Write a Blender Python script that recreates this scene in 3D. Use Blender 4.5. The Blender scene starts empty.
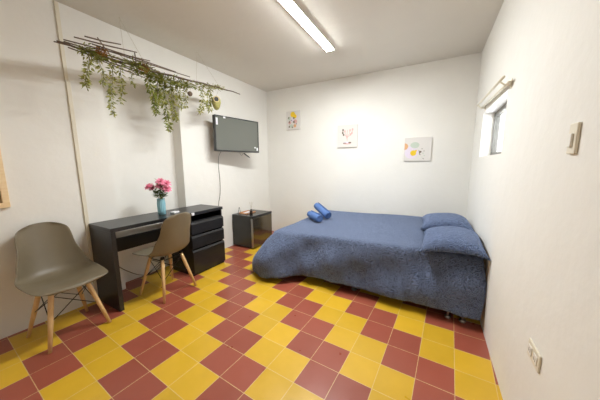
import bpy, bmesh, math, random
from mathutils import Vector, Matrix
PI = math.pi
C = bpy.context.scene.collection
sc = bpy.context.scene

# ------------------------------------------------------------------ room numbers (metres)
XL, XR, YB, YF, H = -1.2533, 1.8659, 2.993, -1.75, 2.553

# ------------------------------------------------------------------ camera, world, exposure
cam_d = bpy.data.cameras.new('camera'); cam = bpy.data.objects.new('camera', cam_d); C.objects.link(cam)
cam_d.sensor_width = 36; cam_d.lens = 36*241.1449/600; cam_d.clip_start = 0.02
right = Vector((0.876793, 0.480838, -0.005343)); up = Vector((-0.065034, 0.129583, 0.989434)); fwd = Vector((-0.476449, 0.867181, -0.144888))
M = Matrix(((right.x, up.x, -fwd.x, 1.456), (right.y, up.y, -fwd.y, -0.710), (right.z, up.z, -fwd.z, 1.26), (0, 0, 0, 1)))
cam.matrix_world = M
sc.camera = cam
w = bpy.data.worlds.new('world'); sc.world = w; w.use_nodes = True
w.node_tree.nodes['Background'].inputs[0].default_value = (0.9, 0.95, 1.0, 1)
w.node_tree.nodes['Background'].inputs[1].default_value = 1.1
LAMP = 23.0
LAMP_COL = (0.955, 0.99, 1.0)
sc.view_settings.view_transform = 'Standard'; sc.view_settings.look = 'None'
sc.view_settings.gamma = 1; sc.view_settings.use_curve_mapping = False
sc.view_settings.exposure = 3.08

# ------------------------------------------------------------------ materials
def srgb(r, g, b):
    f = lambda c: (c/255/12.92) if c/255 <= .04045 else ((c/255+.055)/1.055)**2.4
    return (f(r), f(g), f(b), 1)
def mat(name, col, rough=.6, metal=0, noise=0, nscale=8, bump=0, bscale=60, spec=.5, emit=None, coat=0):
    m = bpy.data.materials.new(name); m.use_nodes = True; nt = m.node_tree; b = nt.nodes['Principled BSDF']
    b.inputs['Base Color'].default_value = col; b.inputs['Roughness'].default_value = rough
    b.inputs['Metallic'].default_value = metal; b.inputs['Specular IOR Level'].default_value = spec
    b.inputs['Coat Weight'].default_value = coat
    tc = nt.nodes.new('ShaderNodeTexCoord')
    if noise:
        n = nt.nodes.new('ShaderNodeTexNoise'); n.inputs['Scale'].default_value = nscale; n.inputs['Detail'].default_value = 6
        nt.links.new(tc.outputs['Object'], n.inputs['Vector'])
        r = nt.nodes.new('ShaderNodeMapRange'); r.inputs['From Min'].default_value = .3; r.inputs['From Max'].default_value = .7
        r.inputs['To Min'].default_value = 1-noise; r.inputs['To Max'].default_value = 1+noise
        nt.links.new(n.outputs['Fac'], r.inputs['Value'])
        hs = nt.nodes.new('ShaderNodeHueSaturation'); hs.inputs['Color'].default_value = col
        nt.links.new(r.outputs[0], hs.inputs['Value']); nt.links.new(hs.outputs[0], b.inputs['Base Color'])
    if bump:
        n2 = nt.nodes.new('ShaderNodeTexNoise'); n2.inputs['Scale'].default_value = bscale; n2.inputs['Detail'].default_value = 4
        nt.links.new(tc.outputs['Object'], n2.inputs['Vector'])
        bp = nt.nodes.new('ShaderNodeBump'); bp.inputs['Strength'].default_value = bump; bp.inputs['Distance'].default_value = .004
        nt.links.new(n2.outputs['Fac'], bp.inputs['Height']); nt.links.new(bp.outputs[0], b.inputs['Normal'])
    if emit:
        b.inputs['Emission Color'].default_value = emit[0]; b.inputs['Emission Strength'].default_value = emit[1]
    return m

def wood(name, c1, c2, rough=.5, scale=(6, 6, 60), bump=.1):
    m = bpy.data.materials.new(name); m.use_nodes = True; nt = m.node_tree; b = nt.nodes['Principled BSDF']
    b.inputs['Roughness'].default_value = rough
    tc = nt.nodes.new('ShaderNodeTexCoord'); mp = nt.nodes.new('ShaderNodeMapping'); mp.inputs['Scale'].default_value = scale
    n = nt.nodes.new('ShaderNodeTexNoise'); n.inputs['Scale'].default_value = 1.5; n.inputs['Detail'].default_value = 8
    cr = nt.nodes.new('ShaderNodeValToRGB'); cr.color_ramp.elements[0].color = c1; cr.color_ramp.elements[1].color = c2
    cr.color_ramp.elements[0].position = .3; cr.color_ramp.elements[1].position = .7
    nt.links.new(tc.outputs['Object'], mp.inputs[0]); nt.links.new(mp.outputs[0], n.inputs['Vector'])
    nt.links.new(n.outputs['Fac'], cr.inputs[0]); nt.links.new(cr.outputs[0], b.inputs['Base Color'])
    bp = nt.nodes.new('ShaderNodeBump'); bp.inputs['Strength'].default_value = bump; bp.inputs['Distance'].default_value = .002
    nt.links.new(n.outputs['Fac'], bp.inputs['Height']); nt.links.new(bp.outputs[0], b.inputs['Normal'])
    return m

def plaster(name, col, rough=.75):
    m = mat(name, col, rough, noise=.025, nscale=1.3, bump=.25, bscale=9, spec=.3)
    nt = m.node_tree
    for n in nt.nodes:
        if n.type == 'BUMP': n.inputs['Distance'].default_value = .012
    return m

def quilt(name, c_dark, c_light, scale=16, dist=.006, strength=.8, freq=28, sheen=.7):
    """fabric quilted with wandering stitch lines"""
    m = bpy.data.materials.new(name); m.use_nodes = True; nt = m.node_tree; b = nt.nodes['Principled BSDF']
    b.inputs['Roughness'].default_value = .72; b.inputs['Sheen Weight'].default_value = sheen; b.inputs['Sheen Roughness'].default_value = .35; b.inputs['Sheen Tint'].default_value = (.55, .68, 1, 1)
    b.inputs['Specular IOR Level'].default_value = .35
    tc = nt.nodes.new('ShaderNodeTexCoord')
    n = nt.nodes.new('ShaderNodeTexNoise'); n.inputs['Scale'].default_value = scale; n.inputs['Detail'].default_value = 1.0
    mu = nt.nodes.new('ShaderNodeMath'); mu.operation = 'MULTIPLY'; mu.inputs[1].default_value = freq
    si = nt.nodes.new('ShaderNodeMath'); si.operation = 'SINE'
    ab = nt.nodes.new('ShaderNodeMath'); ab.operation = 'ABSOLUTE'
    pw = nt.nodes.new('ShaderNodeMath'); pw.operation = 'POWER'; pw.inputs[1].default_value = .5
    nt.links.new(tc.outputs['Object'], n.inputs['Vector']); nt.links.new(n.outputs['Fac'], mu.inputs[0])
    nt.links.new(mu.outputs[0], si.inputs[0]); nt.links.new(si.outputs[0], ab.inputs[0]); nt.links.new(ab.outputs[0], pw.inputs[0])
    mx = nt.nodes.new('ShaderNodeMix'); mx.data_type = 'RGBA'; mx.inputs[6].default_value = c_dark; mx.inputs[7].default_value = c_light
    nt.links.new(pw.outputs[0], mx.inputs[0]); nt.links.new(mx.outputs[2], b.inputs['Base Color'])
    bp = nt.nodes.new('ShaderNodeBump'); bp.inputs['Strength'].default_value = strength; bp.inputs['Distance'].default_value = dist
    nt.links.new(pw.outputs[0], bp.inputs['Height']); nt.links.new(bp.outputs[0], b.inputs['Normal'])
    return m

def floor_mat():
    m = bpy.data.materials.new('cement_tiles'); m.use_nodes = True; nt = m.node_tree; b = nt.nodes['Principled BSDF']; L = nt.links.new
    tc = nt.nodes.new('ShaderNodeTexCoord'); sx = nt.nodes.new('ShaderNodeSeparateXYZ'); L(tc.outputs['Object'], sx.inputs[0])
    def mth(op, a, bb=None, cc=None):
        n = nt.nodes.new('ShaderNodeMath'); n.operation = op
        for i, v in enumerate((a, bb, cc)):
            if v is None: continue
            if isinstance(v, (int, float)): n.inputs[i].default_value = v
            else: L(v, n.inputs[i])
        return n.outputs[0]
    u = mth('DIVIDE', sx.outputs[0], .2); v = mth('DIVIDE', sx.outputs[1], .2)
    iu = mth('FLOOR', u); iv = mth('FLOOR', v)
    s = mth('MODULO', mth('ADD', mth('ADD', iu, iv), 400.0), 4.0)
    red = mth('GREATER_THAN', s, 1.5)
    def edge(x):
        f = mth('FRACT', x); return mth('MINIMUM', f, mth('SUBTRACT', 1.0, f))
    e = mth('MINIMUM', edge(u), edge(v))
    nz = nt.nodes.new('ShaderNodeTexNoise'); nz.inputs['Scale'].default_value = 45; L(tc.outputs['Object'], nz.inputs['Vector'])
    wid = mth('MULTIPLY_ADD', nz.outputs['Fac'], .012, .003)
    grout = mth('LESS_THAN', e, wid)
    cmb = nt.nodes.new('ShaderNodeCombineXYZ'); L(iu, cmb.inputs[0]); L(iv, cmb.inputs[1])
    wn = nt.nodes.new('ShaderNodeTexWhiteNoise'); L(cmb.outputs[0], wn.inputs['Vector'])
    n2 = nt.nodes.new('ShaderNodeTexNoise'); n2.inputs['Scale'].default_value = 9; n2.inputs['Detail'].default_value = 8; L(tc.outputs['Object'], n2.inputs['Vector'])
    mx = nt.nodes.new('ShaderNodeMix'); mx.data_type = 'RGBA'; L(red, mx.inputs[0])
    mx.inputs[6].default_value = YEL; mx.inputs[7].default_value = RED
    val = mth('ADD', mth('MULTIPLY_ADD', wn.outputs['Value'], .16, .84), mth('MULTIPLY', n2.outputs['Fac'], .16))
    hs = nt.nodes.new('ShaderNodeHueSaturation'); L(mx.outputs[2], hs.inputs['Color']); L(val, hs.inputs['Value'])
    g = nt.nodes.new('ShaderNodeMix'); g.data_type = 'RGBA'; L(mth('MULTIPLY', grout, .75), g.inputs[0]); L(hs.outputs[0], g.inputs[6])
    g.inputs[7].default_value = srgb(222, 196, 140)
    L(g.outputs[2], b.inputs['Base Color'])
    L(mth('MULTIPLY_ADD', n2.outputs['Fac'], .25, .2), b.inputs['Roughness'])
    b.inputs['Specular IOR Level'].default_value = .5
    bp = nt.nodes.new('ShaderNodeBump'); bp.inputs['Strength'].default_value = .3; bp.inputs['Distance'].default_value = .002
    L(mth('SUBTRACT', mth('MULTIPLY', n2.outputs['Fac'], .6), mth('MULTIPLY', grout, .5)), bp.inputs['Height']); L(bp.outputs[0], b.inputs['Normal'])
    return m
YEL = srgb(216, 172, 44); RED = srgb(158, 82, 64)

m_wall = plaster('cream_plaster', srgb(239, 236, 229))
m_ceil = plaster('ceiling_paint', srgb(226, 221, 211))
m_floor = floor_mat()
m_white = mat('white_paint', srgb(235, 232, 224), .4)
m_cream = mat('cream_plastic', srgb(230, 222, 202), .45)
m_black = wood('black_brown_laminate', srgb(26, 26, 28), srgb(38, 37, 38), .3, (40, 4, 40), .05)
m_blackh = wood('black_brown_front', srgb(18, 18, 19), srgb(28, 27, 28), .4, (40, 4, 40), .05)
m_shell = mat('taupe_moulded_plastic', srgb(120, 108, 86), .42, noise=.02, nscale=30)
m_leg = wood('beech_dowel', srgb(205, 165, 112), srgb(226, 190, 138), .45, (30, 30, 4), .05)
m_wire = mat('black_wire', srgb(22, 22, 24), .4, metal=.6)
m_metal = mat('brushed_metal', srgb(180, 180, 178), .3, metal=1)
m_screen = mat('tv_glass', srgb(104, 106, 99), .22, spec=.7)
m_tvframe = mat('tv_bezel', srgb(42, 42, 42), .3)
m_sticker = mat('sticker_paper', srgb(230, 230, 232), .5)
m_ink = mat('dark_ink', srgb(50, 48, 50), .6)
m_bed = quilt('blue_grey_quilt', srgb(48, 57, 77), srgb(96, 108, 136), scale=19, dist=.009, strength=1, freq=26)
m_pillow = quilt('blue_grey_pillow', srgb(60, 74, 104), srgb(98, 114, 150), scale=22, dist=.014, strength=1, freq=24)
m_towel = mat('blue_terry', srgb(88, 120, 176), .9, bump=.8, bscale=260, noise=.08, nscale=60)
m_matt = mat('mattress_ticking', srgb(150, 155, 165), .8)
m_base = mat('dark_base', srgb(28, 26, 28), .7)
m_lamp = mat('lamp_cover', (1, 1, 1, 1), .5, emit=((*LAMP_COL, 1), LAMP))
m_fridge = mat('dark_fridge_side', srgb(46, 47, 45), .25)
m_fdoor = mat('mirror_fridge_door', srgb(120, 112, 95), .12, metal=.85)
m_rod = wood('dark_stick', srgb(78, 62, 50), srgb(120, 98, 78), .7, (20, 20, 20), .3)
m_stem = mat('green_stem', srgb(120, 120, 70), .7)
m_leaf = mat('sage_leaf', srgb(160, 158, 82), .7, noise=.2, nscale=30)
m_leaf2 = mat('moss_green_leaf', srgb(120, 128, 44), .7, noise=.25, nscale=30)
m_nest = mat('dried_rust_blossom', srgb(160, 112, 52), .85, noise=.3, nscale=60)
m_string = mat('nylon_string', srgb(190, 178, 155), .6)
m_vase = mat('light_blue_glaze', srgb(146, 196, 208), .2)
m_pink = mat('pink_petal', srgb(248, 158, 184), .6, noise=.05, nscale=40)
m_fleaf = mat('flower_leaf', srgb(92, 112, 48), .6, noise=.2, nscale=40)
m_canvas = mat('canvas', srgb(224, 219, 213), .7)
m_frame = wood('pale_wood_frame', srgb(240, 208, 160), srgb(250, 224, 184), .5, (10, 10, 40))
m_mirror = mat('mirror_glass', srgb(150, 130, 95), .08, metal=.9)
m_alum = mat('grey_aluminium', srgb(120, 118, 112), .4, metal=.4)
m_glass = bpy.data.materials.new('window_glass'); m_glass.use_nodes = True
_b = m_glass.node_tree.nodes['Principled BSDF']; _b.inputs['Transmission Weight'].default_value = 1; _b.inputs['Roughness'].default_value = .05
_b.inputs['IOR'].default_value = 1.1
m_cable = mat('brown_cable', srgb(96, 78, 56), .6)
m_cablew = mat('grey_cable', srgb(120, 112, 100), .6)
def flat(name, *c): return mat(name, srgb(*c), .7)
m_py, m_pp, m_pg, m_po, m_pv, m_pk = flat('print_yellow', 238, 200, 40), flat('print_pink', 222, 176, 168), flat('print_sage', 196, 206, 190), flat('print_peach', 226, 176, 128), flat('print_lilac', 226, 214, 228), flat('print_brown', 120, 106, 92)

# ------------------------------------------------------------------ mesh helpers
def obj(name, bm, m, parent=None, smooth=False, bevel=0, local=None):
    me = bpy.data.meshes.new(name); bmesh.ops.recalc_face_normals(bm, faces=bm.faces[:]) if bm.faces else None
    bm.to_mesh(me); bm.free()
    for mm in (m if isinstance(m, (list, tuple)) else [m]): me.materials.append(mm)
    o = bpy.data.objects.new(name, me); C.objects.link(o)
    if smooth:
        for p in me.polygons: p.use_smooth = True
    if parent: o.parent = parent
    if bevel:
        b = o.modifiers.new('bevel', 'BEVEL'); b.width = bevel; b.segments = 2; b.limit_method = 'ANGLE'
    return o
def tag(o, label=None, cat=None, group=None, kind=None):
    if label: o['label'] = label
    if cat: o['category'] = cat
    if group: o['group'] = group
    if kind: o['kind'] = kind
    return o
def thing(name, label, cat, loc=(0, 0, 0), rz=0, group=None):
    o = bpy.data.objects.new(name, None); C.objects.link(o); o.location = loc; o.rotation_euler = (0, 0, rz); o.empty_display_size = .05
    return tag(o, label, cat, group)
def struct(o): o['kind'] = 'structure'; return o
def box(bm, a, b, mi=0):
    x0, y0, z0 = a; x1, y1, z1 = b
    vs = [bm.verts.new(p) for p in ((x0, y0, z0), (x1, y0, z0), (x1, y1, z0), (x0, y1, z0), (x0, y0, z1), (x1, y0, z1), (x1, y1, z1), (x0, y1, z1))]
    for f in ((0, 3, 2, 1), (4, 5, 6, 7), (0, 1, 5, 4), (1, 2, 6, 5), (2, 3, 7, 6), (3, 0, 4, 7)):
        fa = bm.faces.new([vs[i] for i in f]); fa.material_index = mi
    return vs
def boxm(*ab):
    bm = bmesh.new()
    for a, b in ab: box(bm, a, b)
    return bm
def tube(bm, pts, rad, seg=8, cap=True, mi=0):
    pts = [Vector(p) for p in pts]; n = len(pts); rings = []
    if isinstance(rad, (int, float)): rad = [rad]*n
    t0 = (pts[1]-pts[0]).normalized(); ref = Vector((0, 0, 1)) if abs(t0.z) < .9 else Vector((1, 0, 0))
    u = t0.cross(ref).normalized()
    for i, p in enumerate(pts):
        t = (pts[min(i+1, n-1)]-pts[max(i-1, 0)]).normalized()
        u = (u-t*u.dot(t)).normalized(); v = t.cross(u)
        rings.append([bm.verts.new(p+(u*math.cos(a)+v*math.sin(a))*rad[i]) for a in [2*PI*k/seg for k in range(seg)]])
    for a, b in zip(rings, rings[1:]):
        for k in range(seg):
            f = bm.faces.new((a[k], a[(k+1) % seg], b[(k+1) % seg], b[k])); f.material_index = mi
    if cap:
        for r in (rings[0][::-1], rings[-1]):
            f = bm.faces.new(r); f.material_index = mi
def tubem(pts, rad, seg=8):
    bm = bmesh.new(); tube(bm, pts, rad, seg); return bm
def lathe(bm, prof, seg=24, c=(0, 0, 0), rib=0, ribn=0):
    rings = []
    for r, z in prof:
        rings.append([bm.verts.new((c[0]+(r*(1+rib*math.cos(ribn*2*PI*k/seg)))*math.cos(2*PI*k/seg), c[1]+(r*(1+rib*math.cos(ribn*2*PI*k/seg)))*math.sin(2*PI*k/seg), c[2]+z)) for k in range(seg)])
    for a, b in zip(rings, rings[1:]):
        for k in range(seg): bm.faces.new((a[k], a[(k+1) % seg], b[(k+1) % seg], b[k]))
    bm.faces.new(rings[0][::-1]); bm.faces.new(rings[-1])
def spline(pts, n=8):
    P = [Vector(p) for p in pts]; P = [P[0]*2-P[1]]+P+[P[-1]*2-P[-2]]; out = []
    for i in range(1, len(P)-2):
        for k in range(n):
            t = k/n; a, b, c, d = P[i-1:i+3]
            out.append(.5*((2*b)+(c-a)*t+(2*a-5*b+4*c-d)*t*t+(3*b-a-3*c+d)*t**3))
    out.append(P[-2]); return out

# ------------------------------------------------------------------ room shell
th = 0.0541
bm = bmesh.new(); ct, st = math.cos(th), math.sin(th)
room2tile = lambda x, y: (ct*x-st*y, st*x+ct*y)
vs = [bm.verts.new((*room2tile(x, y), z)) for z in (-.06, 0) for x, y in ((XL-.3, YF-.1), (XR+.4, YF-.1), (XR+.4, YB+.1), (XL-.3, YB+.1))]
bm.faces.new(vs[4:]); bm.faces.new(vs[3::-1])
for k in range(4): bm.faces.new((vs[k], vs[(k+1) % 4], vs[4+(k+1) % 4], vs[4+k]))
fl = struct(obj('floor', bm, m_floor)); fl.rotation_euler = (0, 0, -th)
struct(obj('ceiling', boxm(((XL-.3, YF-.1, H), (XR+.4, YB+.1, H+.1))), m_ceil))
struct(obj('wall_back', boxm(((XL-.3, YB, 0), (XR+.4, YB+.1, H))), m_wall))
struct(obj('wall_front', boxm(((XL-.3, YF-.1, 0), (XR+.4, YF, H))), m_wall))
# left wall with a shallow blocked-up doorway recess
RY0, RY1, RZ, RD = .47, 1.231, 2.09, .15
def wall_grid(bm, xs, holes_y, holes_z, x_out, ys, zs):
    for (y0, y1) in zip(ys, ys[1:]):
        for (z0, z1) in zip(zs, zs[1:]):
            if y0 >= holes_y[0]-1e-6 and y1 <= holes_y[1]+1e-6 and z0 >= holes_z[0]-1e-6 and z1 <= holes_z[1]+1e-6: continue
            box(bm, (min(xs, x_out), y0, z0), (max(xs, x_out), y1, z1))
bm = bmesh.new()
wall_grid(bm, XL, (RY0, RY1), (0, RZ), XL-.22, [YF, RY0, RY1, YB], [0, RZ, H])
box(bm, (XL-.22, RY0, 0), (XL-RD, RY1, RZ))
bmesh.ops.remove_doubles(bm, verts=bm.verts[:], dist=1e-5)
struct(obj('wall_left', bm, m_wall))
WY0, WY1, WZ0, WZ1 = 1.48, 2.42, 1.33, 1.76
bm = bmesh.new()
wall_grid(bm, XR, (WY0, WY1), (WZ0, WZ1), XR+.15, [YF, WY0, WY1, YB], [0, WZ0, WZ1, H])
bmesh.ops.remove_doubles(bm, verts=bm.verts[:], dist=1e-5)
struct(obj('wall_right', bm, m_wall))
# window
wx = XR+.09
win = bpy.data.objects.new('window_1', None); C.objects.link(win); struct(win); win.location = (wx, WY0, WZ0)
def wloc(bm, a, b): box(bm, (a[0]-wx, a[1]-WY0, a[2]-WZ0), (b[0]-wx, b[1]-WY0, b[2]-WZ0))
bm = bmesh.new()
wloc(bm, (wx, WY0, WZ0), (wx+.05, WY0+.02, WZ1)); wloc(bm, (wx, WY1-.02, WZ0), (wx+.05, WY1, WZ1))
wloc(bm, (wx, WY0+.02, WZ0), (wx+.05, WY1-.02, WZ0+.035)); wloc(bm, (wx, WY0+.02, WZ1-.035), (wx+.05, WY1-.02, WZ1))
wloc(bm, (wx, (WY0+WY1)/2-.015, WZ0+.035), (wx+.05, (WY0+WY1)/2+.015, WZ1-.035))
obj('window_frame', bm, m_alum, win)
bm = bmesh.new(); wloc(bm, (wx+.022, WY0+.021, WZ0+.036), (wx+.027, (WY0+WY1)/2-.016, WZ1-.036)); obj('pane', bm, m_glass, win)
bm = bmesh.new(); wloc(bm, (wx+.022, (WY0+WY1)/2+.016, WZ0+.036), (wx+.027, WY1-.021, WZ1-.036)); obj('pane', bm, m_glass, win)

# ------------------------------------------------------------------ ceiling lamp
t = thing('ceiling_lamp', 'long white fluorescent batten lamp glowing on the ceiling', 'lamp', (.35, 1.48, H))
obj('lamp_housing', boxm(((-.050, -.68, -.018), (.050, .56, 0))), m_white, t, bevel=.004)
bm = bmesh.new()
prof = [(-.044+.088*k/8, -.019-.009*math.sin(PI*k/8)**.8) for k in range(9)]
for y in (-.60, .54): pass
r0 = [bm.verts.new((x, -.66, z)) for x, z in prof]; r1 = [bm.verts.new((x, .54, z)) for x, z in prof]
for k in range(8): bm.faces.new((r0[k], r0[k+1], r1[k+1], r1[k]))
bm.faces.new(r0); bm.faces.new(r1[::-1]); bm.faces.new((r0[0], r1[0], r1[-1], r0[-1]))
obj('lamp_cover', bm, m_lamp, t)
obj('end_cap', boxm(((-.045, .54, -.029), (.045, .56, -.018))), m_white, t)
obj('end_cap', boxm(((-.045, -.68, -.029), (.045, -.66, -.018))), m_white, t)

# ------------------------------------------------------------------ desk
DX = -.85; DY0, DY1, DZ = .232, 1.452, .742
t = thing('desk', 'black-brown desk with three drawers along the left wall', 'desk', (XL, DY0, 0))
def dl(*ab):
    bm = bmesh.new()
    for a, b in ab: box(bm, (a[0]-XL, a[1]-DY0, a[2]), (b[0]-XL, b[1]-DY0, b[2]))
    return bm
x0 = XL+.003
obj('desktop', dl(((x0, DY0, DZ-.034), (DX, DY1, DZ))), m_black, t, bevel=.0015)
obj('side_panel', dl(((x0, DY0, 0), (DX-.001, DY0+.034, DZ-.035))), m_black, t, bevel=.0015)
obj('back_rail', dl(((x0+.002, DY0+.035, .415), (x0+.02, .99, .55))), m_blackh, t)
CH = .992
obj('drawer_cabinet', dl(((x0, CH, .0), (DX-.022, CH+.016, DZ-.035)), ((x0, DY1-.016, 0), (DX-.022, DY1, DZ-.035)), ((x0, CH+.016, .03), (x0+.012, DY1-.016, DZ-.035)),
    ((x0+.012, CH+.016, .62), (DX-.022, DY1-.016, .634)), ((x0+.012, CH+.016, .03), (DX-.022, DY1-.016, .045)), ((DX-.04, CH+.016, 0), (DX-.024, DY1-.016, .03))), m_blackh, t, bevel=.001)
for z0_, z1_ in ((.488, .622), (.322, .468), (.03, .300)):
    bm = bmesh.new()
    # front plate with a bevelled grip along its top edge
    pr = [(DX-.021, z0_), (DX-.002, z0_), (DX-.002, z1_-.02), (DX-.016, z1_), (DX-.021, z1_)]
    a = [bm.verts.new((x-XL, CH-.002-DY0, z)) for x, z in pr]; b = [bm.verts.new((x-XL, DY1+.003-DY0, z)) for x, z in pr]
    bm.faces.new(a); bm.faces.new(b[::-1])
    for k in range(5): bm.faces.new((a[k], a[(k+1) % 5], b[(k+1) % 5], b[k]))
    obj('drawer', bm, m_black, t)

# ------------------------------------------------------------------ chairs
def make_chair(label):
    t = thing('dining_chair', label, 'chair', group='taupe shell chairs with wooden legs')
    prof = spline([(.235, .408), (.215, .428), (.12, .425), (.0, .410), (-.10, .412), (-.165, .45), (-.20, .53), (-.228, .64), (-.252, .75), (-.268, .825)], 5)
    n = len(prof); bm = bmesh.new(); rows = []; NU = 20
    def lerp(T, tt):
        for (a, va), (b, vb) in zip(T, T[1:]):
            if tt <= b:
                s = (tt-a)/(b-a); s = s*s*(3-2*s); return va+(vb-va)*s
        return T[-1][1]
    W = [(0, .205), (.15, .218), (.35, .228), (.5, .224), (.62, .198), (.8, .162), (1, .138)]
    CURL = [(0, -.006), (.15, .004), (.4, .048), (.55, .03), (.8, 0.006), (1, 0)]
    FW = [(0, 0), (.35, .0), (.5, .07), (.65, .075), (.85, .05), (1, .032)]
    for i, p in enumerate(prof):
        tt = i/(n-1); wd = lerp(W, tt)
        if tt < .24: wd *= math.sqrt(1-((.24-tt)/.24)**2.2*.78)
        if tt > .9: wd *= math.sqrt(max(0, 1-((tt-.9)/.1)**2.4*.68))
        row = []
        for j in range(NU+1):
            u = -1+2*j/NU; c = abs(u)**2.4
            fx = p.x+lerp(FW, tt)*c; fz = p.y+lerp(CURL, tt)*c
            if tt < .1: fx -= .030*abs(u)**2.5*(1-tt/.1)
            if tt > .9: fz -= .012*abs(u)**3*((tt-.9)/.1)
            row.append(bm.verts.new((fx, u*wd, fz)))
        rows.append(row)
    for a, b in zip(rows, rows[1:]):
        for j in range(NU): bm.faces.new((a[j], a[j+1], b[j+1], b[j]))
    o = obj('seat_shell', bm, m_shell, t, smooth=True)
    s = o.modifiers.new('solidify', 'SOLIDIFY'); s.thickness = .007; s.offset = 0
    sb = o.modifiers.new('subsurf', 'SUBSURF'); sb.levels = 1; sb.render_levels = 1
    tops = {}
    for sx_ in (1, -1):
        for sy_ in (1, -1):
            a = Vector((.085*sx_-.0, .10*sy_, .385)); b = Vector((.178*sx_, .180*sy_, 0.0)); tops[(sx_, sy_)] = (a, b)
            obj('leg', tubem([a, a.lerp(b, .1), a.lerp(b, .5), b+Vector((0, 0, .0))], [.0135, .0165, .0155, .0105], 12), m_leg, t, smooth=True)
    bm = bmesh.new()
    mk = lambda k, f: tops[k][0].lerp(tops[k][1], f)
    for k1, k2 in (((1, 1), (1, -1)), ((-1, 1), (-1, -1)), ((1, 1), (-1, 1)), ((1, -1), (-1, -1))):
        tube(bm, [mk(k1, .08), mk(k2, .52)], .003, 6); tube(bm, [mk(k2, .08), mk(k1, .52)], .003, 6)
        tube(bm, [mk(k1, .06)+Vector((0, 0, .004)), mk(k2, .06)+Vector((0, 0, .004))], .005, 6)
    obj('wire_brace', bm, m_wire, t)
    for (a, b) in tops.values(): obj('mount', tubem([a+Vector((0, 0, -.004)), a+Vector((0, 0, .018))], [.019, .016], 10), m_wire, t)
    return t
ch1 = make_chair('taupe shell chair with wooden legs left of the desk, facing the room')
ch1.location = (-.935, -.07, 0); ch1.rotation_euler = (0, 0, math.radians(3))
ch2 = ch1.copy(); C.objects.link(ch2)
ch2['label'] = 'taupe shell chair with wooden legs pushed up to the desk, its back to the room'
for ch in list(ch1.children):
    c = ch.copy(); C.objects.link(c); c.parent = ch2
ch2.location = (-.826, .662, 0); ch2.rotation_euler = (0, 0, math.radians(184))

# ------------------------------------------------------------------ bed
BX0, BX1, BY0, BY1 = -.10, 1.80, 1.56, 2.93
t = thing('bed', 'low double bed with dark base hidden under the quilted bedspread', 'bed', (BX0, BY0, 0))
obj('bed_base', boxm(((.03, -.03, .10), (1.86, 1.33, .27))), m_base, t, bevel=.008)
obj('mattress', boxm(((.04, .02, .272), (1.86, 1.33, .478))), m_matt, t, bevel=.03)
for x, y in ((.06, -.08+.0), (.93, -.02), (1.74, -.09), (1.84, -.10), (.1, 1.2), (1.75, 1.2)):
    y2 = max(y, -.01) if y > 0 else .0
    bm = bmesh.new()
    lathe(bm, [(.024, 0), (.026, .012), (.02, .02), (.009, .024), (.009, .07), (.018, .075), (.018, .0995)], 14, (x, y+.02 if y < 0 else y, 0))
    if y < 0: pass
    obj('foot', bm, m_metal, t, smooth=False)
# bedspread
def ztop(x, y):
    return .505+.038*max(0, min(1, (x-.0)/1.8))+.004*math.sin(x*5+y*3)
random.seed(4)
def smooth_noise(x, seed=0):
    return (math.sin(x*2.1+seed)+.6*math.sin(x*4.7+seed*2.3+1)+.35*math.sin(x*9.3+seed*1.7))/1.95
ex0, ex1, ey0, ey1 = -.06, 1.835, 1.565, 2.965
bm = bmesh.new()
# perimeter: head end near side -> corner -> far foot
path = []   # (edge point, outward normal, corner factor, along)
N1, NC, N2 = 90, 18, 60
rc = .06
for k in range(N1+1):
    x = ex1+(ex0+rc-ex1)*k/N1; path.append(((x, ey0), (0, -1), 0, x))
for k in range(1, NC):
    a = PI/2*k/NC; path.append(((ex0+rc-rc*math.sin(a), ey0+rc-rc*math.cos(a)), (-math.sin(a), -math.cos(a)), math.sin(2*a), ex0-k*.02))
for k in range(N2+1):
    y = ey0+rc+(ey1-ey0-rc)*k/N2; path.append(((ex0, y), (-1, 0), 0, ex0-.4-(y-ey0)))
ND = 26
cols = []
for (px, py), (nx, ny), cf, s in path:
    near = 1 if ny < -.5 and cf == 0 else 0
    col = []
    # broaden corner influence along the neighbouring sides
    d_corner = (max(0, px-ex0-rc) if ny == -1 else (max(0, py-ey0-rc) if nx == -1 else 0))
    cinf = math.exp(-(d_corner/.22)**2)
    hem = .085 if ny == -1 else .08
    hem = hem-.025*cinf-.015*cf
    if ny == -1: hem += .012*min(1, max(0, (px-1.2)/.6))+.012*math.exp(-((px-.45)/.3)**2)
    flare = .085+(.15 if ny == -1 else .17)*cinf+.065*cf+(.05*min(1, max(0, (px-1.1)/.7)) if ny == -1 else 0)
    for d in range(ND+1):
        v = d/ND
        zt = ztop(px, py)
        z = zt-(zt-hem)*v
        # rounded shoulder then outward slope with soft folds
        sh = .035*math.sqrt(min(1, v/.09)) if v < .09 else .035
        z2 = zt-.0 - (zt-hem)*(v if v > .09 else .09*(1-math.sqrt(max(0, 1-(v/.09)**2))) )
        fold = (.020*smooth_noise(s*5.2, 1.3)+.010*smooth_noise(s*13, 4)+.018*cinf*math.sin(s*16+1))*v**1.1+.024*math.sin(s*7.5+v*4.6+.8*math.sin(s*3))*math.sin(PI*v)+.011*math.sin(s*17-v*5)*math.sin(PI*v)
        off = sh+flare*(1-(1-v)**(1.6+.9*max(cinf, cf)))+fold
        col.append(bm.verts.new((px+nx*off+(.022*math.sin(PI*min(1, v*1.0))*max(0, (px-1.6)/.24) if ny == -1 else 0), py+ny*off, z2)))
    cols.append(col)
for a, b in zip(cols, cols[1:]):
    for d in range(ND): bm.faces.new((a[d], b[d], b[d+1], a[d+1]))
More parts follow.
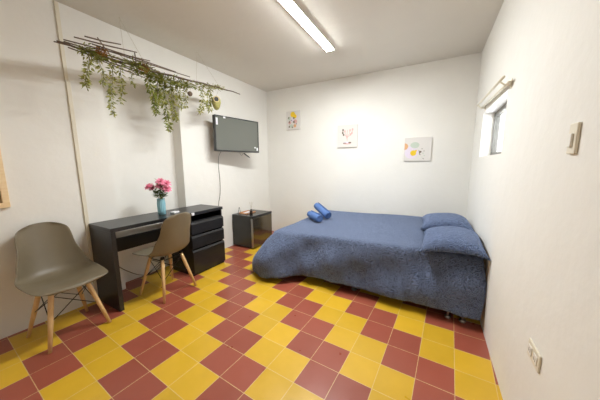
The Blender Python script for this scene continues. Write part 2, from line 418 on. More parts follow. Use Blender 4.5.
# top: fan grid; rows from the near edge path to the far edge
far = []
near_top = [c[0] for c in cols]
NY = 40
xs = [c.co.x for c in near_top[:N1+1]]
grid = [near_top[:N1+1]]
y_start = ey0
for r in range(1, NY+1):
    fy = r/NY; row = []
    for x in xs:
        y = y_start+(ey1-y_start)*fy
        wob = .004*smooth_noise(x*6+y*3, 2)*math.sin(PI*fy)
        row.append(bm.verts.new((x, y, ztop(x, y)+wob)))
    grid.append(row)
for a, b in zip(grid, grid[1:]):
    for j in range(N1): bm.faces.new((a[j], a[j+1], b[j+1], b[j]))
# strip between the last grid column and the foot edge (incl. corner)
left_col = [g[-1] for g in grid]; edge_col = near_top[N1:]
i = j = 0
while i < len(left_col)-1 or j < len(edge_col)-1:
    if j < len(edge_col)-1 and (i == len(left_col)-1 or edge_col[j+1].co.y <= left_col[i+1].co.y):
        if len({left_col[i], edge_col[j], edge_col[j+1]}) == 3: bm.faces.new((left_col[i], edge_col[j], edge_col[j+1]))
        j += 1
    else:
        if len({left_col[i], edge_col[j], left_col[i+1]}) == 3: bm.faces.new((left_col[i], edge_col[j], left_col[i+1]))
        i += 1
bs = obj('bedspread', bm, m_bed, None, smooth=True)
sd = bs.modifiers.new('solidify', 'SOLIDIFY'); sd.thickness = .010; sd.offset = 0
tag(bs, 'blue-grey quilted bedspread draped over the bed down to the tiles', 'bedspread')

def pillow(loc, rot, sx, sy, h, label, seed):
    bm = bmesh.new(); N = 26; top = []; bot = []
    for i in range(N+1):
        rt, rb = [], []
        for j in range(N+1):
            u = -1+2*i/N; v = -1+2*j/N
            ed = max(0, (1-u**2))**.42*max(0, (1-v**2))**.42
            pin = 1-.07*(1-abs(u)**2)*abs(v)**4+.03*(abs(u*v))**4; pin2 = 1-.07*(1-abs(v)**2)*abs(u)**4+.05*(abs(u*v))**4
            x = u*sx/2*pin2; y = v*sy/2*pin
            nz = .006*math.sin(u*4+seed)*math.cos(v*5+seed*2)
            edge = i in (0, N) or j in (0, N)
            dr = -.035*(abs(u)*abs(v))**2.2-.012*max(abs(u), abs(v))**6; a = bm.verts.new((x, y, h*.42+dr+ed*(h*.60)+nz*ed)); rt.append(a)
            rb.append(a if edge else bm.verts.new((x, y, h*.42+dr-ed*max(.0, h*.42+dr))))
        top.append(rt); bot.append(rb)
    for i in range(N):
        for j in range(N):
            bm.faces.new((top[i][j], top[i+1][j], top[i+1][j+1], top[i][j+1]))
            q = (bot[i][j], bot[i][j+1], bot[i+1][j+1], bot[i+1][j])
            bm.faces.new(q)
    o = obj('pillow', bm, m_pillow, None, smooth=True); o.location = loc; o.rotation_euler = rot
    tag(o, label, 'pillow', 'blue-grey pillows at the head of the bed')
    return o
pillow((1.634, 1.715, .553), (math.radians(1.5), math.radians(-3.5), math.radians(-1)), .455, .62, .135, 'blue-grey textured pillow nearest the camera, at the near edge of the bed', 1)
pillow((1.612, 2.42, .555), (0, math.radians(-2), math.radians(2)), .48, .60, .14, 'blue-grey textured pillow at the far side of the bed, behind the other pillow', 3)

# rolled towels
def towel(p0, p1, r, label):
    p0, p1 = Vector(p0), Vector(p1); d = p1-p0; Ln = d.length
    t = thing('rolled_towel', label, 'towel', p0, group='rolled blue towels on the bed')
    t.rotation_mode = 'QUATERNION'; t.rotation_quaternion = Vector((1, 0, 0)).rotation_difference(d.normalized())
    bm = bmesh.new(); turns = 3.2; n = 90; rows = []
    NX = 10
    for i in range(n+1):
        a = turns*2*PI*i/n; rr = .010+(r-.010)*i/n
        row = []
        for k in range(NX+1):
            q = k/NX; e = 1-.10*(abs(2*q-1)**6)
            row.append(bm.verts.new((q*Ln+.004*math.sin(i*.3)*(1 if k in (0, NX) else 0), rr*e*math.cos(a), rr*e*math.sin(a))))
        rows.append(row)
    for a, b in zip(rows, rows[1:]):
        for k in range(NX): bm.faces.new((a[k], a[k+1], b[k+1], b[k]))
    o = obj('towel_roll', bm, m_towel, t, smooth=True)
    s = o.modifiers.new('solidify', 'SOLIDIFY'); s.thickness = .011; s.offset = -1
    bm = bmesh.new(); tube(bm, [(.05, 0, 0), (Ln-.05, 0, 0)], r*.5, 16); obj('towel_core', bm, m_towel, t)
    return t
towel((-.025, 2.265, .577), (.225, 2.045, .578), .058, 'blue rolled towel lying flat on the bedspread, in front of the tilted one')
towel((-.015, 2.465, .668), (.268, 2.225, .588), .058, 'blue rolled towel propped up at an angle behind the flat one')

# ------------------------------------------------------------------ mini fridge
FX0, FX1, FY0, FY1, FZ = -1.24, -.83, 2.0, 2.48, .505
t = thing('mini_fridge', 'small black mini fridge with a mirrored door in the far left corner', 'fridge', (FX0, FY0, 0))
q = lambda a, b: ((a[0]-FX0, a[1]-FY0, a[2]), (b[0]-FX0, b[1]-FY0, b[2]))
obj('fridge_body', boxm(q((FX0, FY0, .015), (FX1-.035, FY1, FZ))), m_fridge, t, bevel=.006)
obj('door', boxm(q((FX1-.032, FY0+.001, .02), (FX1, FY1-.001, FZ-.035))), m_fdoor, t, bevel=.004)
obj('door_edge', boxm(q((FX1-.033, FY0-.002, .02), (FX1+.002, FY0+.0, FZ-.035))), m_metal, t)
obj('top_trim', boxm(q((FX1-.034, FY0, FZ-.033), (FX1+.002, FY1, FZ+.004))), m_tvframe, t, bevel=.003)
for x, y in ((.04, .04), (.04, .37), (.33, .04), (.33, .37)):
    bm = bmesh.new(); lathe(bm, [(.014, 0), (.016, .0145)], 10, (x, y, 0)); obj('foot', bm, m_tvframe, t)
# things on the fridge
t = thing('reed_diffuser', 'small dark bottle with thin reeds standing on the mini fridge', 'bottle', (-.975, 2.14, FZ+.0005))
bm = bmesh.new(); lathe(bm, [(.021, .0), (.023, .01), (.023, .045), (.012, .058), (.011, .078), (.013, .08)], 16)
obj('bottle', bm, mat('dark_bottle', srgb(48, 30, 22), .2), t, smooth=True)
for dx, dy in ((-.03, .01), (.02, .03), (.0, -.02), (.03, -.01), (-.01, .03)):
    obj('reed', tubem([(dx*.1, dy*.1, .0815), (dx, dy, .19)], .0013, 5), m_string, t)
o = obj('serving_tray', boxm(((-.075, -.11, 0), (.075, .11, .008)), ((-.075, -.11, .008), (-.067, .11, .018)), ((.067, -.11, .008), (.075, .11, .018))), mat('orange_wood', srgb(196, 138, 92), .5), bevel=.001)
o.location = (-1.10, 2.20, FZ+.001); tag(o, 'small orange-brown tray lying on the mini fridge', 'tray')
o = obj('paper_card', boxm(((-.05, -.07, 0), (.05, .07, .003))), m_sticker); o.location = (-1.075, 2.19, FZ+.0095); o.rotation_euler = (0, 0, .1)
tag(o, 'white paper card resting in the tray on the mini fridge', 'card')
bm = bmesh.new()
for s in (-1, 1):
    tube(bm, [(0, s*.028, 0), (.0, s*.003, .10)], .0035, 6)
tube(bm, [(0, -.028, .003), (0, .028, .003)], .003, 6); tube(bm, [(-.03, 0, .003), (0, 0, .10)], .003, 6)
o = obj('display_easel', bm, m_cablew); o.location = (-1.17, 2.09, FZ+.001); tag(o, 'tiny triangular display stand at the left back of the mini fridge', 'stand')

# ------------------------------------------------------------------ television
P0 = Vector((-1.075, 1.60, 1.68)); P1 = Vector((-.945, 2.335, 1.675))
ang = math.atan2(P1.y-P0.y, P1.x-P0.x)
W_ = (P1-P0).length; hh = .465
t = thing('television', 'flat grey-screened television on a bracket, turned out from the left wall', 'television', (P0+P1)/2); t.rotation_euler = (0, 0, ang)
# local x along width (left edge -> right edge seen from the room), local -y faces the room
obj('tv_case', boxm(((-W_/2, .004, -hh/2), (W_/2, .045, hh/2))), m_tvframe, t, bevel=.004)
obj('bezel', boxm(((-W_/2, -.006, -hh/2), (-W_/2+.012, .0035, hh/2)), ((W_/2-.012, -.006, -hh/2), (W_/2, .0035, hh/2)), ((-W_/2+.012, -.006, hh/2-.012), (W_/2-.012, .0035, hh/2)), ((-W_/2+.012, -.006, -hh/2), (W_/2-.012, .0035, -hh/2+.018))), m_tvframe, t)
obj('screen', boxm(((-W_/2+.0125, -.001, -hh/2+.0185), (W_/2-.0125, .003, hh/2-.0125))), m_screen, t)
bm = boxm(((-W_/2+.018, -.0075, hh/2-.125), (-W_/2+.045, -.0062, hh/2-.035)),)
box(bm, (-W_/2+.022, -.0082, hh/2-.11), (-W_/2+.041, -.0076, hh/2-.085), 1); box(bm, (-W_/2+.022, -.0082, hh/2-.075), (-W_/2+.041, -.0076, hh/2-.070), 1)
obj('sticker', bm, [m_sticker, m_pv], t)
obj('sticker', boxm(((-W_/2+.13, -.0075, hh/2-.03), (-W_/2+.165, -.0062, hh/2-.008))), m_sticker, t)
obj('sticker', boxm(((W_/2-.09, -.0075, -hh/2+.065), (W_/2-.065, -.0062, -hh/2+.085))), m_sticker, t)
obj('sticker', boxm(((W_/2-.05, -.0075, -hh/2+.03), (W_/2-.022, -.0062, -hh/2+.075))), m_sticker, t)
obj('tv_back_housing', boxm(((-.2, .046, -.15), (.2, .07, .12))), m_tvframe, t, bevel=.006)
bm = bmesh.new(); inv = t.matrix_basis.inverted()
A = Vector((XL+.004, 1.93, 1.68)); B = Vector((-1.075, 1.94, 1.68))
tube(bm, [inv @ A, inv @ B], .014, 8)
obj('wall_arm', bm, m_wire, t)
bm = bmesh.new(); c0 = inv @ Vector((XL+.009, 1.93, 1.68))
for v in box(bm, (-.006, -.05, -.09), (.006, .05, .09)): v.co = inv @ (Vector((XL+.008, 1.93, 1.68))+v.co)
obj('wall_plate', bm, m_wire, t)
# dangling adapter
o = obj('cable_adapter', boxm(((-.045, -.012, -.008), (.045, .012, .008)), ((.045, -.007, -.005), (.062, .007, .005))), m_ink, bevel=.002)
o.location = (-1.01, 2.12, 1.405); o.rotation_euler = (0, math.radians(38), math.radians(50)); tag(o, 'small dark cable adapter dangling below the television', 'adapter')
bm = tubem(spline([(-1.035, 2.085, 1.432), (-1.05, 2.06, 1.40), (-1.06, 2.03, 1.44)], 5), .002, 5)
cc = obj('lead', bm, m_ink); cc.parent = o; cc.matrix_parent_inverse = (Matrix.Translation(o.location) @ o.rotation_euler.to_matrix().to_4x4()).inverted()
o = obj('power_cable', tubem(spline([(-1.09, 1.70, 1.44), (-1.20, 1.76, 1.38), (-1.243, 1.785, 1.25), (-1.245, 1.80, 1.05), (-1.244, 1.79, .85), (-1.243, 1.75, .70), (-1.243, 1.72, .45), (-1.243, 1.74, .22)], 6), .0035, 6), m_cablew, smooth=True)
tag(o, 'thin grey cable hanging down the wall from the television', 'cable')

# ------------------------------------------------------------------ vase and flowers
VX, VY = -1.05, .795
t = thing('vase', 'light blue ribbed vase holding pink flowers on the desk', 'vase', (VX, VY, DZ))
bm = bmesh.new(); lathe(bm, [(.028, 0), (.036, .004), (.038, .06), (.039, .12), (.036, .15), (.034, .165), (.038, .172), (.033, .172), (.030, .16), (.030, .02)], 60, rib=.045, ribn=15)
obj('vase_body', bm, m_vase, t, smooth=True)
def bloom(bm, c, r, rnd, up_):
    """layered pointed petals around an axis"""
    up_ = Vector(up_).normalized(); a = up_.orthogonal().normalized(); b = up_.cross(a)
    for ring, (np_, tilt, ln) in enumerate(((5, .35, .7), (7, .85, .95), (8, 1.3, 1.0))):
        for k in range(np_):
            an = 2*PI*(k+ring*.4)/np_+rnd.uniform(-.15, .15); d = a*math.cos(an)+b*math.sin(an); s = up_.cross(d)
            tt = tilt+rnd.uniform(-.1, .1)
            def pt(f, wv): 
                bend = tt*(.6+.5*f); return Vector(c)+(up_*math.cos(bend)+d*math.sin(bend))*r*ln*f+s*wv*r
            L_ = [pt(.05, 0)]; rows = [[bm.verts.new(pt(f, -wv)), bm.verts.new(pt(f, 0)-up_*r*.05), bm.verts.new(pt(f, wv))] for f, wv in ((.05, .06), (.4, .22), (.7, .26), (.92, .14))]
            tip = bm.verts.new(pt(1.02, 0))
            for p_, q_ in zip(rows, rows[1:]):
                bm.faces.new((p_[0], p_[1], q_[1], q_[0])); bm.faces.new((p_[1], p_[2], q_[2], q_[1]))
            bm.faces.new((rows[-1][0], rows[-1][1], tip)); bm.faces.new((rows[-1][1], rows[-1][2], tip))
def leaf(bm, p, d, ln, wd, nrm, mi=0):
    d = Vector(d).normalized(); s = d.cross(Vector(nrm))
    if s.length < 1e-3: s = d.orthogonal()
    s.normalize(); n = s.cross(d)
    p = Vector(p); pts = [p, p+d*ln*.35+s*wd/2, p+d*ln, p+d*ln*.35-s*wd/2]; mid = bm.verts.new(p+d*ln*.4+n*wd*.18)
    v = [bm.verts.new(x) for x in pts]
    for k in range(4): f = bm.faces.new((v[k], v[(k+1) % 4], mid)); f.material_index = mi
rnd = random.Random(7)
top = Vector((VX, VY, DZ+.172))
cr = Vector((.877, .481, 0))   # sideways as seen from the room
fl_spec = [(-.105, .02, .095, 'leftmost pink bloom of the bouquet', .052), (-.05, -.03, .085, 'pink bloom low at the left front of the bouquet', .042), (.02, .03, .15, 'pink bloom at the top centre of the bouquet', .048),
           (.075, .0, .125, 'pink bloom at the upper right of the bouquet', .052), (.095, -.02, .07, 'lowest right pink bloom of the bouquet', .05), (.04, -.04, .105, 'pink bloom facing the camera in the middle of the bouquet', .046)]
for s_, dp, hz, lb, r_ in fl_spec:
    base = Vector((VX, VY, DZ+.165))+cr*s_*.12+Vector((dp*.15, -dp*.15, 0)); head = top+cr*s_*.95+Vector((dp*.5, -abs(dp)*.6, hz*1.0+.025))
    t = thing('pink_flower', lb+' in the blue vase', 'flower', base, group='pink flowers in the vase')
    L = lambda v: Vector(v)-base
    pth = spline([base-Vector((0, 0, .10)) if False else base, base.lerp(head, .5)+Vector((0, 0, .012)), head], 5)
    obj('stem', tubem([L(p) for p in pth], .0022, 6), m_fleaf, t)
    bm = bmesh.new(); bloom(bm, L(head), r_, rnd, (cr*s_*3+Vector((.25, -.35, .6)))); obj('petals', bm, m_pink, t)
    bm = bmesh.new()
    for k in range(20):
        f = rnd.uniform(.15, .85); p = base.lerp(head, f)
        leaf(bm, L(p), (rnd.uniform(-1, 1), rnd.uniform(-1, 1), rnd.uniform(-.3, .8)), rnd.uniform(.04, .07), .022, (0, 0, 1))
    obj('leaves', bm, m_fleaf, t)
for s_, hz, lb in ((-.03, .205, 'left'), (.03, .20, 'right')):
    base = Vector((VX, VY, DZ+.165))+cr*s_*.2+Vector((-.01, .01, 0)); head = top+cr*s_*1.0+Vector((-.02, .02, hz*.95))
    t = thing('green_sprig', 'leafy green sprig rising at the %s of the flower bouquet' % lb, 'sprig', base, group='green sprigs in the vase')
    obj('stem', tubem([(0, 0, 0), (head-base)*.5+Vector((0, 0, .01)), head-base], .002, 6), m_fleaf, t)
    bm = bmesh.new()
    for k in range(16):
        f = .35+.65*k/15; a = k*2.4
        leaf(bm, (head-base)*f, (math.cos(a), math.sin(a), .6), .038, .014, (0, 0, 1))
    obj('leaves', bm, m_leaf2, t)
o = obj('soap_dish', boxm(((-.03, -.04, 0), (.03, .04, .018))), m_sticker, bevel=.004); o.location = (-1.0, .905, DZ+.0005); o.rotation_euler = (0, 0, .3)
o.name = 'small_box'; tag(o, 'small white box lying on the desk beside the vase', 'box')
o = obj('wall_plug', boxm(((0, -.018, -.015), (.012, .018, .015))), m_sticker, bevel=.003); 
o.name = 'white_tag'; o.location = (DX+.0015, 1.012, .66+.064); tag(o, 'tiny white tag on the front edge of the desk behind the chair', 'tag')
o = obj('desk_cable', tubem(spline([(-1.21, .30, .45), (-1.225, .40, .29), (-1.22, .50, .18), (-1.18, .60, .11), (-1.15, .72, .10), (-1.17, .86, .22), (-1.22, .93, .36)], 8), .004, 6), m_cable, smooth=True)
tag(o, 'brown cable looping under the desk along the wall', 'cable')

# ------------------------------------------------------------------ cable trunking on the left wall
t = thing('cable_trunking', 'narrow cream cable trunking running up the left wall to the ceiling', 'trunking', (XL, .225, 0))
obj('trunking_strip', boxm(((.0005, -.014, .0), (.013, .014, 1.96))), m_cream, t, bevel=.002)
obj('trunking_strip', boxm(((.0005, -.020, 1.96), (.013, .005, H-.005))), m_cream, t, bevel=.002)

# ------------------------------------------------------------------ wood-framed mirror at the left edge
MY1, MZ0, MZ1, MW = -.205, .965, 1.50, .55
t = thing('wall_mirror', 'pale wood-framed mirror on the left wall, cut by the left edge of the picture', 'mirror', (XL, MY1-MW, MZ0))
fw = .035
obj('mirror_frame', boxm(((.001, 0, 0), (.028, MW, fw)), ((.001, 0, MZ1-MZ0-fw), (.028, MW, MZ1-MZ0)), ((.001, 0, fw), (.028, fw, MZ1-MZ0-fw)), ((.001, MW-fw, fw), (.028, MW, MZ1-MZ0-fw))), m_frame, t, bevel=.002)
obj('mirror_glass', boxm(((.003, fw+.001, fw+.001), (.014, MW-fw-.001, MZ1-MZ0-fw-.001))), m_mirror, t)

# ------------------------------------------------------------------ canvases on the back wall
def disc(bm, cx, cz, r, mi, y=0, n=18, sx=1, sz=1, rot=0):
    vs = []
    for k in range(n):
        a = 2*PI*k/n; x, z = sx*r*math.cos(a), sz*r*math.sin(a)
        vs.append(bm.verts.new((cx+x*math.cos(rot)-z*math.sin(rot), y, cz+x*math.sin(rot)+z*math.cos(rot))))
    f = bm.faces.new(vs); f.material_index = mi
def line2(bm, pts, wd, mi, y):
    for (x0_, z0_), (x1_, z1_) in zip(pts, pts[1:]):
        dx, dz = x1_-x0_, z1_-z0_; l = math.hypot(dx, dz); nx, nz = -dz/l*wd/2, dx/l*wd/2
        f = bm.faces.new([bm.verts.new(p) for p in ((x0_+nx, y, z0_+nz), (x1_+nx, y, z1_+nz), (x1_-nx, y, z1_-nz), (x0_-nx, y, z0_-nz))]); f.material_index = mi
def canvas(x0_, x1_, z0_, z1_, label, draw):
    t = thing('canvas_picture', label, 'picture', (x0_, YB, z0_), group='small canvases on the back wall')
    obj('canvas', boxm(((0, -.022, 0), (x1_-x0_, -.0005, z1_-z0_))), m_canvas, t, bevel=.002)
    bm = bmesh.new(); draw(bm, x1_-x0_, z1_-z0_); o = obj('artwork', bm, [m_py, m_pp, m_pg, m_po, m_pv, m_pk], t)
    return t
def d1(bm, w_, h_):
    Y = -.0228; e = .0003
    disc(bm, .13, .25, .045, 0, Y); disc(bm, .17, .215, .035, 0, Y-e); disc(bm, .06, .19, .03, 2, Y); disc(bm, .12, .16, .03, 4, Y)
    disc(bm, .18, .13, .035, 1, Y); disc(bm, .07, .12, .028, 1, Y-e); disc(bm, .10, .06, .04, 2, Y, sz=.7); disc(bm, .17, .06, .028, 3, Y-e)
    for x, z, r in ((.05, .2, .012), (.15, .19, .014), (.06, .13, .013), (.15, .125, .015), (.1, .155, .009), (.06, .05, .014), (.12, .04, .012), (.2, .09, .008)):
        disc(bm, x, z, r, 5, Y-2*e, n=8, sx=1.3, rot=x*20)
    line2(bm, [(.05, .03), (.07, .1), (.06, .17)], .003, 5, Y-2*e); line2(bm, [(.15, .03), (.16, .12), (.15, .2)], .003, 5, Y-2*e)
def d2(bm, w_, h_):
    Y = -.0228; e = .0003
    line2(bm, [(.09, .28), (.08, .24), (.10, .19), (.14, .17), (.155, .13)], .008, 1, Y); line2(bm, [(.24, .28), (.235, .22), (.21, .18), (.17, .16), (.155, .13)], .008, 1, Y-e)
    line2(bm, [(.16, .26), (.155, .20), (.158, .10)], .008, 1, Y-2*e); line2(bm, [(.12, .25), (.13, .2), (.155, .15)], .006, 1, Y); line2(bm, [(.2, .27), (.19, .2), (.16, .16)], .006, 1, Y-e)
    for x, z in ((.09, .26), (.085, .22), (.12, .24), (.2, .25), (.24, .26), (.23, .21), (.1, .19), (.21, .19)): disc(bm, x, z, .013, 1 if x > .1 else 5, Y-3*e, n=8, sz=1.5)
    disc(bm, .15, .065, .055, 4, Y, sz=.32); disc(bm, .12, .062, .028, 5, Y-e, sz=.3); disc(bm, .2, .068, .024, 5, Y-e, sz=.5); disc(bm, .16, .052, .06, 1, Y-2*e, sz=.12)
def d3(bm, w_, h_):
    Y = -.0228; e = .0003
    disc(bm, .09, .115, .085, 4, Y); disc(bm, .13, .21, .055, 2, Y-e, sz=.75)
    n = 14; vs = [bm.verts.new((.002+.045*math.sin(PI*k/n), Y-2*e, .195+.045*math.cos(PI*k/n))) for k in range(n+1)]; f = bm.faces.new(vs); f.material_index = 3
    disc(bm, .115, .105, .037, 0, Y-2*e); disc(bm, .14, .13, .014, 0, Y-3*e, sx=1.6, rot=.7)
    line2(bm, [(.18, .14), (.195, .115), (.19, .09), (.205, .08)], .008, 5, Y-e); disc(bm, .2, .118, .013, 5, Y-2*e, n=8, sx=1.4, rot=.6)
    for x, z, r in ((.235, .1, .009), (.25, .07, .008), (.225, .05, .007), (.24, .03, .006), (.22, .16, .006), (.245, .13, .006)): disc(bm, x, z, r, 2 if r > .0065 else 5, Y-e, n=8)
canvas(-.828, -.555, 1.855, 2.162, 'small canvas of colourful yellow and pink flowers, leftmost on the back wall', d1)
canvas(.108, .424, 1.522, 1.857, 'white canvas with faint pink branch drawing, between the other two canvases', d2)
canvas(1.086, 1.418, 1.303, 1.617, 'white canvas with a yellow fruit and pale circles, rightmost and lowest on the back wall', d3)

# ------------------------------------------------------------------ curtain rods, switch, socket on the right wall
t = thing('curtain_rod', 'cream double curtain rod mounted above the small window', 'curtain rod', (XR, 2.4, 1.84))
def rl(p): return (p[0]-XR, p[1]-2.4, p[2]-1.84)
for xo, za, zb, y0_, y1_ in ((.058, 1.845, 1.802, 2.40, 1.33), (.024, 1.812, 1.772, 2.38, 1.35)):
    obj('rod', tubem([rl((XR-xo, y0_, za)), rl((XR-xo, y1_, zb))], .0085, 10), m_cream, t, smooth=True)
for y, za, zb in ((2.33, 1.800, 1.833), (1.40, 1.764, 1.793)):
    bm = bmesh.new(); box(bm, rl((XR-.006, y-.014, za-.02)), rl((XR-.0005, y+.014, za+.035)))
    tube(bm, [rl((XR-.006, y, za)), rl((XR-.03, y, za)), rl((XR-.064, y, zb))], .005, 6)
    obj('bracket', bm, m_cream, t)
t = thing('light_switch', 'cream light switch plate on the right wall', 'switch', (XR, .455, 1.336))
obj('switch_plate', boxm(((-.010, -.027, -.045), (-.0003, .027, .056))), m_cream, t, bevel=.003)
obj('rocker', boxm(((-.017, -.012, -.022), (-.0102, .012, .022))), m_white, t, bevel=.002)
t = thing('wall_socket', 'cream double power socket low on the right wall', 'socket', (XR, .508, .495))
obj('socket_plate', boxm(((-.008, -.060, -.036), (-.0003, .060, .036))), m_cream, t, bevel=.003)
for y in (-.028, .028):
    s_ = obj('outlet', boxm(((-.011, y-.018, -.018), (-.0082, y+.018, .018))), m_white, t, bevel=.001)
    obj('slot', boxm(((-.0116, y-.008, -.008), (-.0111, y-.005, .008)), ((-.0116, y+.005, -.008), (-.0111, y+.008, .008))), m_cablew, s_)

# ------------------------------------------------------------------ hanging stick rack
t = thing('hanging_stick_rack', 'rack of thin dark sticks hung by strings from the ceiling along the left wall', 'wall hanging', (-.95, .8, 2.15))
o0 = Vector((-.95, .8, 2.15)); L = lambda p: Vector(p)-o0
mainp = spline([(-.84, .056, 2.10), (-.904, .327, 2.123), (-.955, .754, 2.151), (-.915, 1.242, 2.177), (-.884, 1.543, 2.189), (-.876, 1.884, 2.20)], 5)
nm = len(mainp)
obj('branch', tubem([L(p)+Vector((0, 0, .004*math.sin(i*1.7))) for i, p in enumerate(mainp)], [.005+.004*math.sin(PI*i/(nm-1)) for i in range(nm)], 7), m_rod, t, smooth=True)
rods = [(-.640, .135, 2.115, -.601, .335, 2.135), (-.698, .099, 2.109, -.655, .473, 2.144), (-.789, .074, 2.104, -.744, .625, 2.151), (-.841, .040, 2.090, -.861, .710, 2.142),
        (-.845, .094, 2.114, -.952, .840, 2.166), (-.883, .127, 2.096, -1.075, .813, 2.141), (-.995, .330, 2.121, -1.204, .866, 2.150), (-.734, .211, 2.119, -.815, .916, 2.165),
        (-.903, .156, 2.118, -1.008, .556, 2.147), (-.803, .312, 2.136, -.886, 1.127, 2.193), (-.93, .45, 2.12, -1.12, 1.05, 2.145)]
for a in rods:
    p, q_ = Vector(a[:3]), Vector(a[3:]); m_ = p.lerp(q_, .5)+Vector((random.uniform(-.006, .006), 0, random.uniform(-.005, .005)))
    obj('stick', tubem([L(p), L(m_), L(q_)], [.0042, .0048, .0038], 6), m_rod, t)
for p, q_ in (((-.62, .20, 2.128), (-1.02, .50, 2.128)), ((-.70, .48, 2.152), (-1.17, .75, 2.142))):
    obj('cross_stick', tubem([L(p), L(q_)], .004, 6), m_rod, t)
for a, b in (((-1.052, .571, H), (-1.00, .56, 2.14)), ((-1.052, .571, H), (-.80, .60, 2.155)), ((-1.022, 1.352, H), (-.93, 1.24, 2.18)), ((-1.022, 1.352, H), (-.884, 1.543, 2.189))):
    obj('string', tubem([L(a), L(b)], .0012, 5), m_string, t)

# trailing vines
rnd = random.Random(21)
def vine(p, ln, spread, nleaf, lsize, label, m1, side=.03):
    p = Vector(p); t = thing('trailing_vine', label, 'vine', p, group='artificial vines trailing from the stick rack')
    ph = rnd.uniform(0, 6); pts = []
    n = 9
    for k in range(n+1):
        f = k/n; pts.append(Vector((side*.6*math.sin(f*3+ph)*f, side*math.sin(f*4+ph*2)*f-.02*f, -ln*f+.012*(1-f))))
    obj('stem', tubem(pts, [.0022*(1-.5*k/n) for k in range(n+1)], 5), m_stem, t)
    bm = bmesh.new()
    for k in range(int(nleaf*1.5)):
        f = rnd.random()**.9; i = min(n-1, int(f*n)); q_ = pts[i].lerp(pts[i+1], f*n-i)
        a = rnd.uniform(0, 2*PI); sp = spread*(.55+.45*math.sin(PI*min(1, f*.9+.1)))
        st_ = q_+Vector((math.cos(a), math.sin(a), rnd.uniform(-.5, .3)))*rnd.uniform(0, sp)
        leaf(bm, st_, (math.cos(a)*.8, math.sin(a)*.8, rnd.uniform(-1.4, .2)), lsize*rnd.uniform(1.0, 1.7), lsize*.5, (math.sin(a), rnd.uniform(-1, 1), .3), 0 if rnd.random() < .7 else 1)
    obj('foliage', bm, [m1, m_leaf2 if m1 is m_leaf else m_leaf], t)
V = [(-.864, .236, 2.107, .27, .030, 70, .026, 'leftmost, below the rust flower clump', m_leaf),
     (-.905, .325, 2.112, .20, .026, 46, .024, 'second from the left end of the rack', m_leaf),
     (-.925, .415, 2.118, .43, .022, 90, .025, 'long thin one reaching lowest on the left', m_leaf),
     (-.99, .508, 2.12, .30, .022, 60, .025, 'right beside the long thin one', m_leaf),
     (-1.05, .64, 2.135, .13, .022, 26, .022, 'shortest wisp in the middle gap', m_leaf),
     (-1.06, .80, 2.145, .24, .035, 80, .03, 'short bushy one starting the dense clump', m_leaf2),
     (-1.10, .90, 2.148, .36, .032, 110, .032, 'dense one left of the longest', m_leaf2),
     (-1.10, .97, 2.15, .51, .022, 120, .034, 'longest of all, reaching lowest', m_leaf2),
     (-1.10, 1.05, 2.155, .40, .030, 120, .030, 'grey-green one right of the longest', m_leaf),
     (-1.06, 1.11, 2.16, .27, .034, 80, .028, 'bushy one towards the right of the dense clump', m_leaf),
     (-1.08, 1.21, 2.165, .24, .024, 50, .026, 'wispy one before the round wooden bead', m_leaf),
     (-.98, 1.35, 2.175, .30, .030, 70, .028, 'right one between bead and woven nest', m_leaf),
     (-.97, 1.47, 2.18, .26, .036, 80, .03, 'rightmost, beside the woven nest', m_leaf)]
for x, y, z, ln, sp, nl, ls, lb, mm in V: vine((x, y, z-.008), ln, sp*.68, nl, ls, 'green vine hanging from the stick rack, '+lb, mm)
# foliage lying along the rack
def garland(pts, rad, nleaf, lsize, label, m1):
    P = spline(pts, 8); t = thing('leafy_garland', label, 'garland', P[0], group='leafy garlands lying along the stick rack')
    obj('stem', tubem([p-P[0] for p in P], .003, 5), m_stem, t)
    bm = bmesh.new()
    for k in range(nleaf):
        i = rnd.randrange(len(P)-1); q_ = P[i].lerp(P[i+1], rnd.random())-P[0]
        a = rnd.uniform(0, 2*PI); b = rnd.uniform(-.7, .6); d = Vector((math.cos(a), math.sin(a)*1.4, b)).normalized()
        leaf(bm, q_+d*rnd.uniform(.0, rad), d+Vector((0, .3, 0)), lsize*rnd.uniform(.7, 1.4), lsize*.34, (rnd.uniform(-1, 1), rnd.uniform(-1, 1), 1), 0 if rnd.random() < .7 else 1)
    obj('foliage', bm, [m1, m_leaf], t)
garland([(-.80, .18, 2.10), (-.86, .25, 2.095), (-.86, .36, 2.10)], .06, 200, .034, 'short leafy green garland at the left end of the stick rack', m_leaf2)
garland([(-.84, .50, 2.125), (-.92, .66, 2.13), (-1.00, .84, 2.125), (-1.00, 1.04, 2.13), (-.96, 1.22, 2.15)], .075, 800, .042, 'long dense green garland over the middle of the stick rack', m_leaf2)
garland([(-.95, 1.30, 2.17), (-.90, 1.42, 2.18), (-.90, 1.56, 2.19)], .05, 200, .032, 'pale green garland near the right tip of the branch', m_leaf)
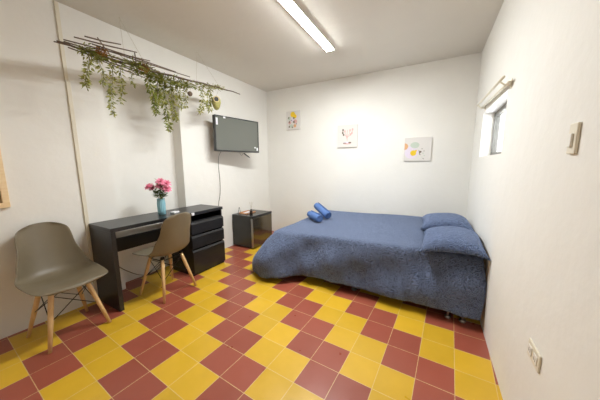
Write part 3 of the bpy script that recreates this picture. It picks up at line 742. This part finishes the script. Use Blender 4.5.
# rust coloured dried clumps
def clump(c, r, label):
    bm = bmesh.new()
    for k in range(260):
        d = Vector((rnd.gauss(0, 1), rnd.gauss(0, 1), rnd.gauss(0, .6))).normalized()
        leaf(bm, d*r*rnd.uniform(.2, .8)*1.0, d, r*.32, r*.22, (rnd.uniform(-1, 1), rnd.uniform(-1, 1), 1))
    o = obj('dried_flower_clump', bm, m_nest); o.location = c; tag(o, label, 'dried flowers', 'rust dried flower clumps on the rack')
clump((-.785, .29, 2.115), .045, 'rust-brown dried flower clump at the left of the stick rack')
clump((-.875, .64, 2.125), .045, 'rust-brown dried flower clump in the middle of the stick rack, inside the green foliage')
# bead and woven nest
t = thing('wooden_bead', 'round wooden bead hanging under the right half of the branch', 'bead', (-.95, 1.164, 2.04))
bm = bmesh.new(); bmesh.ops.create_uvsphere(bm, u_segments=16, v_segments=10, radius=.026); obj('bead_ball', bm, m_rod, t, smooth=True)
obj('thread', tubem([(0, 0, .026), (.02, .03, .135)], .001, 5), m_string, t)
t = thing('woven_nest', 'small woven green nest with a dark opening hanging near the tip of the branch', 'nest ornament', (-.93, 1.515, 2.03))
m_straw = mat('green_straw', srgb(164, 158, 96), .8, noise=.3, nscale=50, bump=.8, bscale=90)
bm = bmesh.new(); lathe(bm, [(.004, -.10), (.024, -.09), (.044, -.055), (.054, -.012), (.052, .024), (.036, .05), (.012, .062)], 18); obj('nest_body', bm, m_straw, t, smooth=True)
bm = bmesh.new(); dd = Vector((.72, -.62, -.1)).normalized(); c_ = Vector((.0, 0, .022))+dd*.040
tube(bm, [c_, c_+dd*.016], [.028, .028], 16); obj('opening', bm, m_ink, t)
bm = bmesh.new(); s_ = dd.orthogonal().normalized(); s2 = dd.cross(s_)
tube(bm, [c_+dd*.015+(s_*math.cos(a)+s2*math.sin(a))*.031 for a in [2*PI*k/20 for k in range(21)]], .006, 6, cap=False); obj('rim', bm, mat('cream_rim', srgb(222, 200, 150), .6), t)
obj('thread', tubem([(0, 0, .056), (.04, .02, .155)], .001, 5), m_string, t)
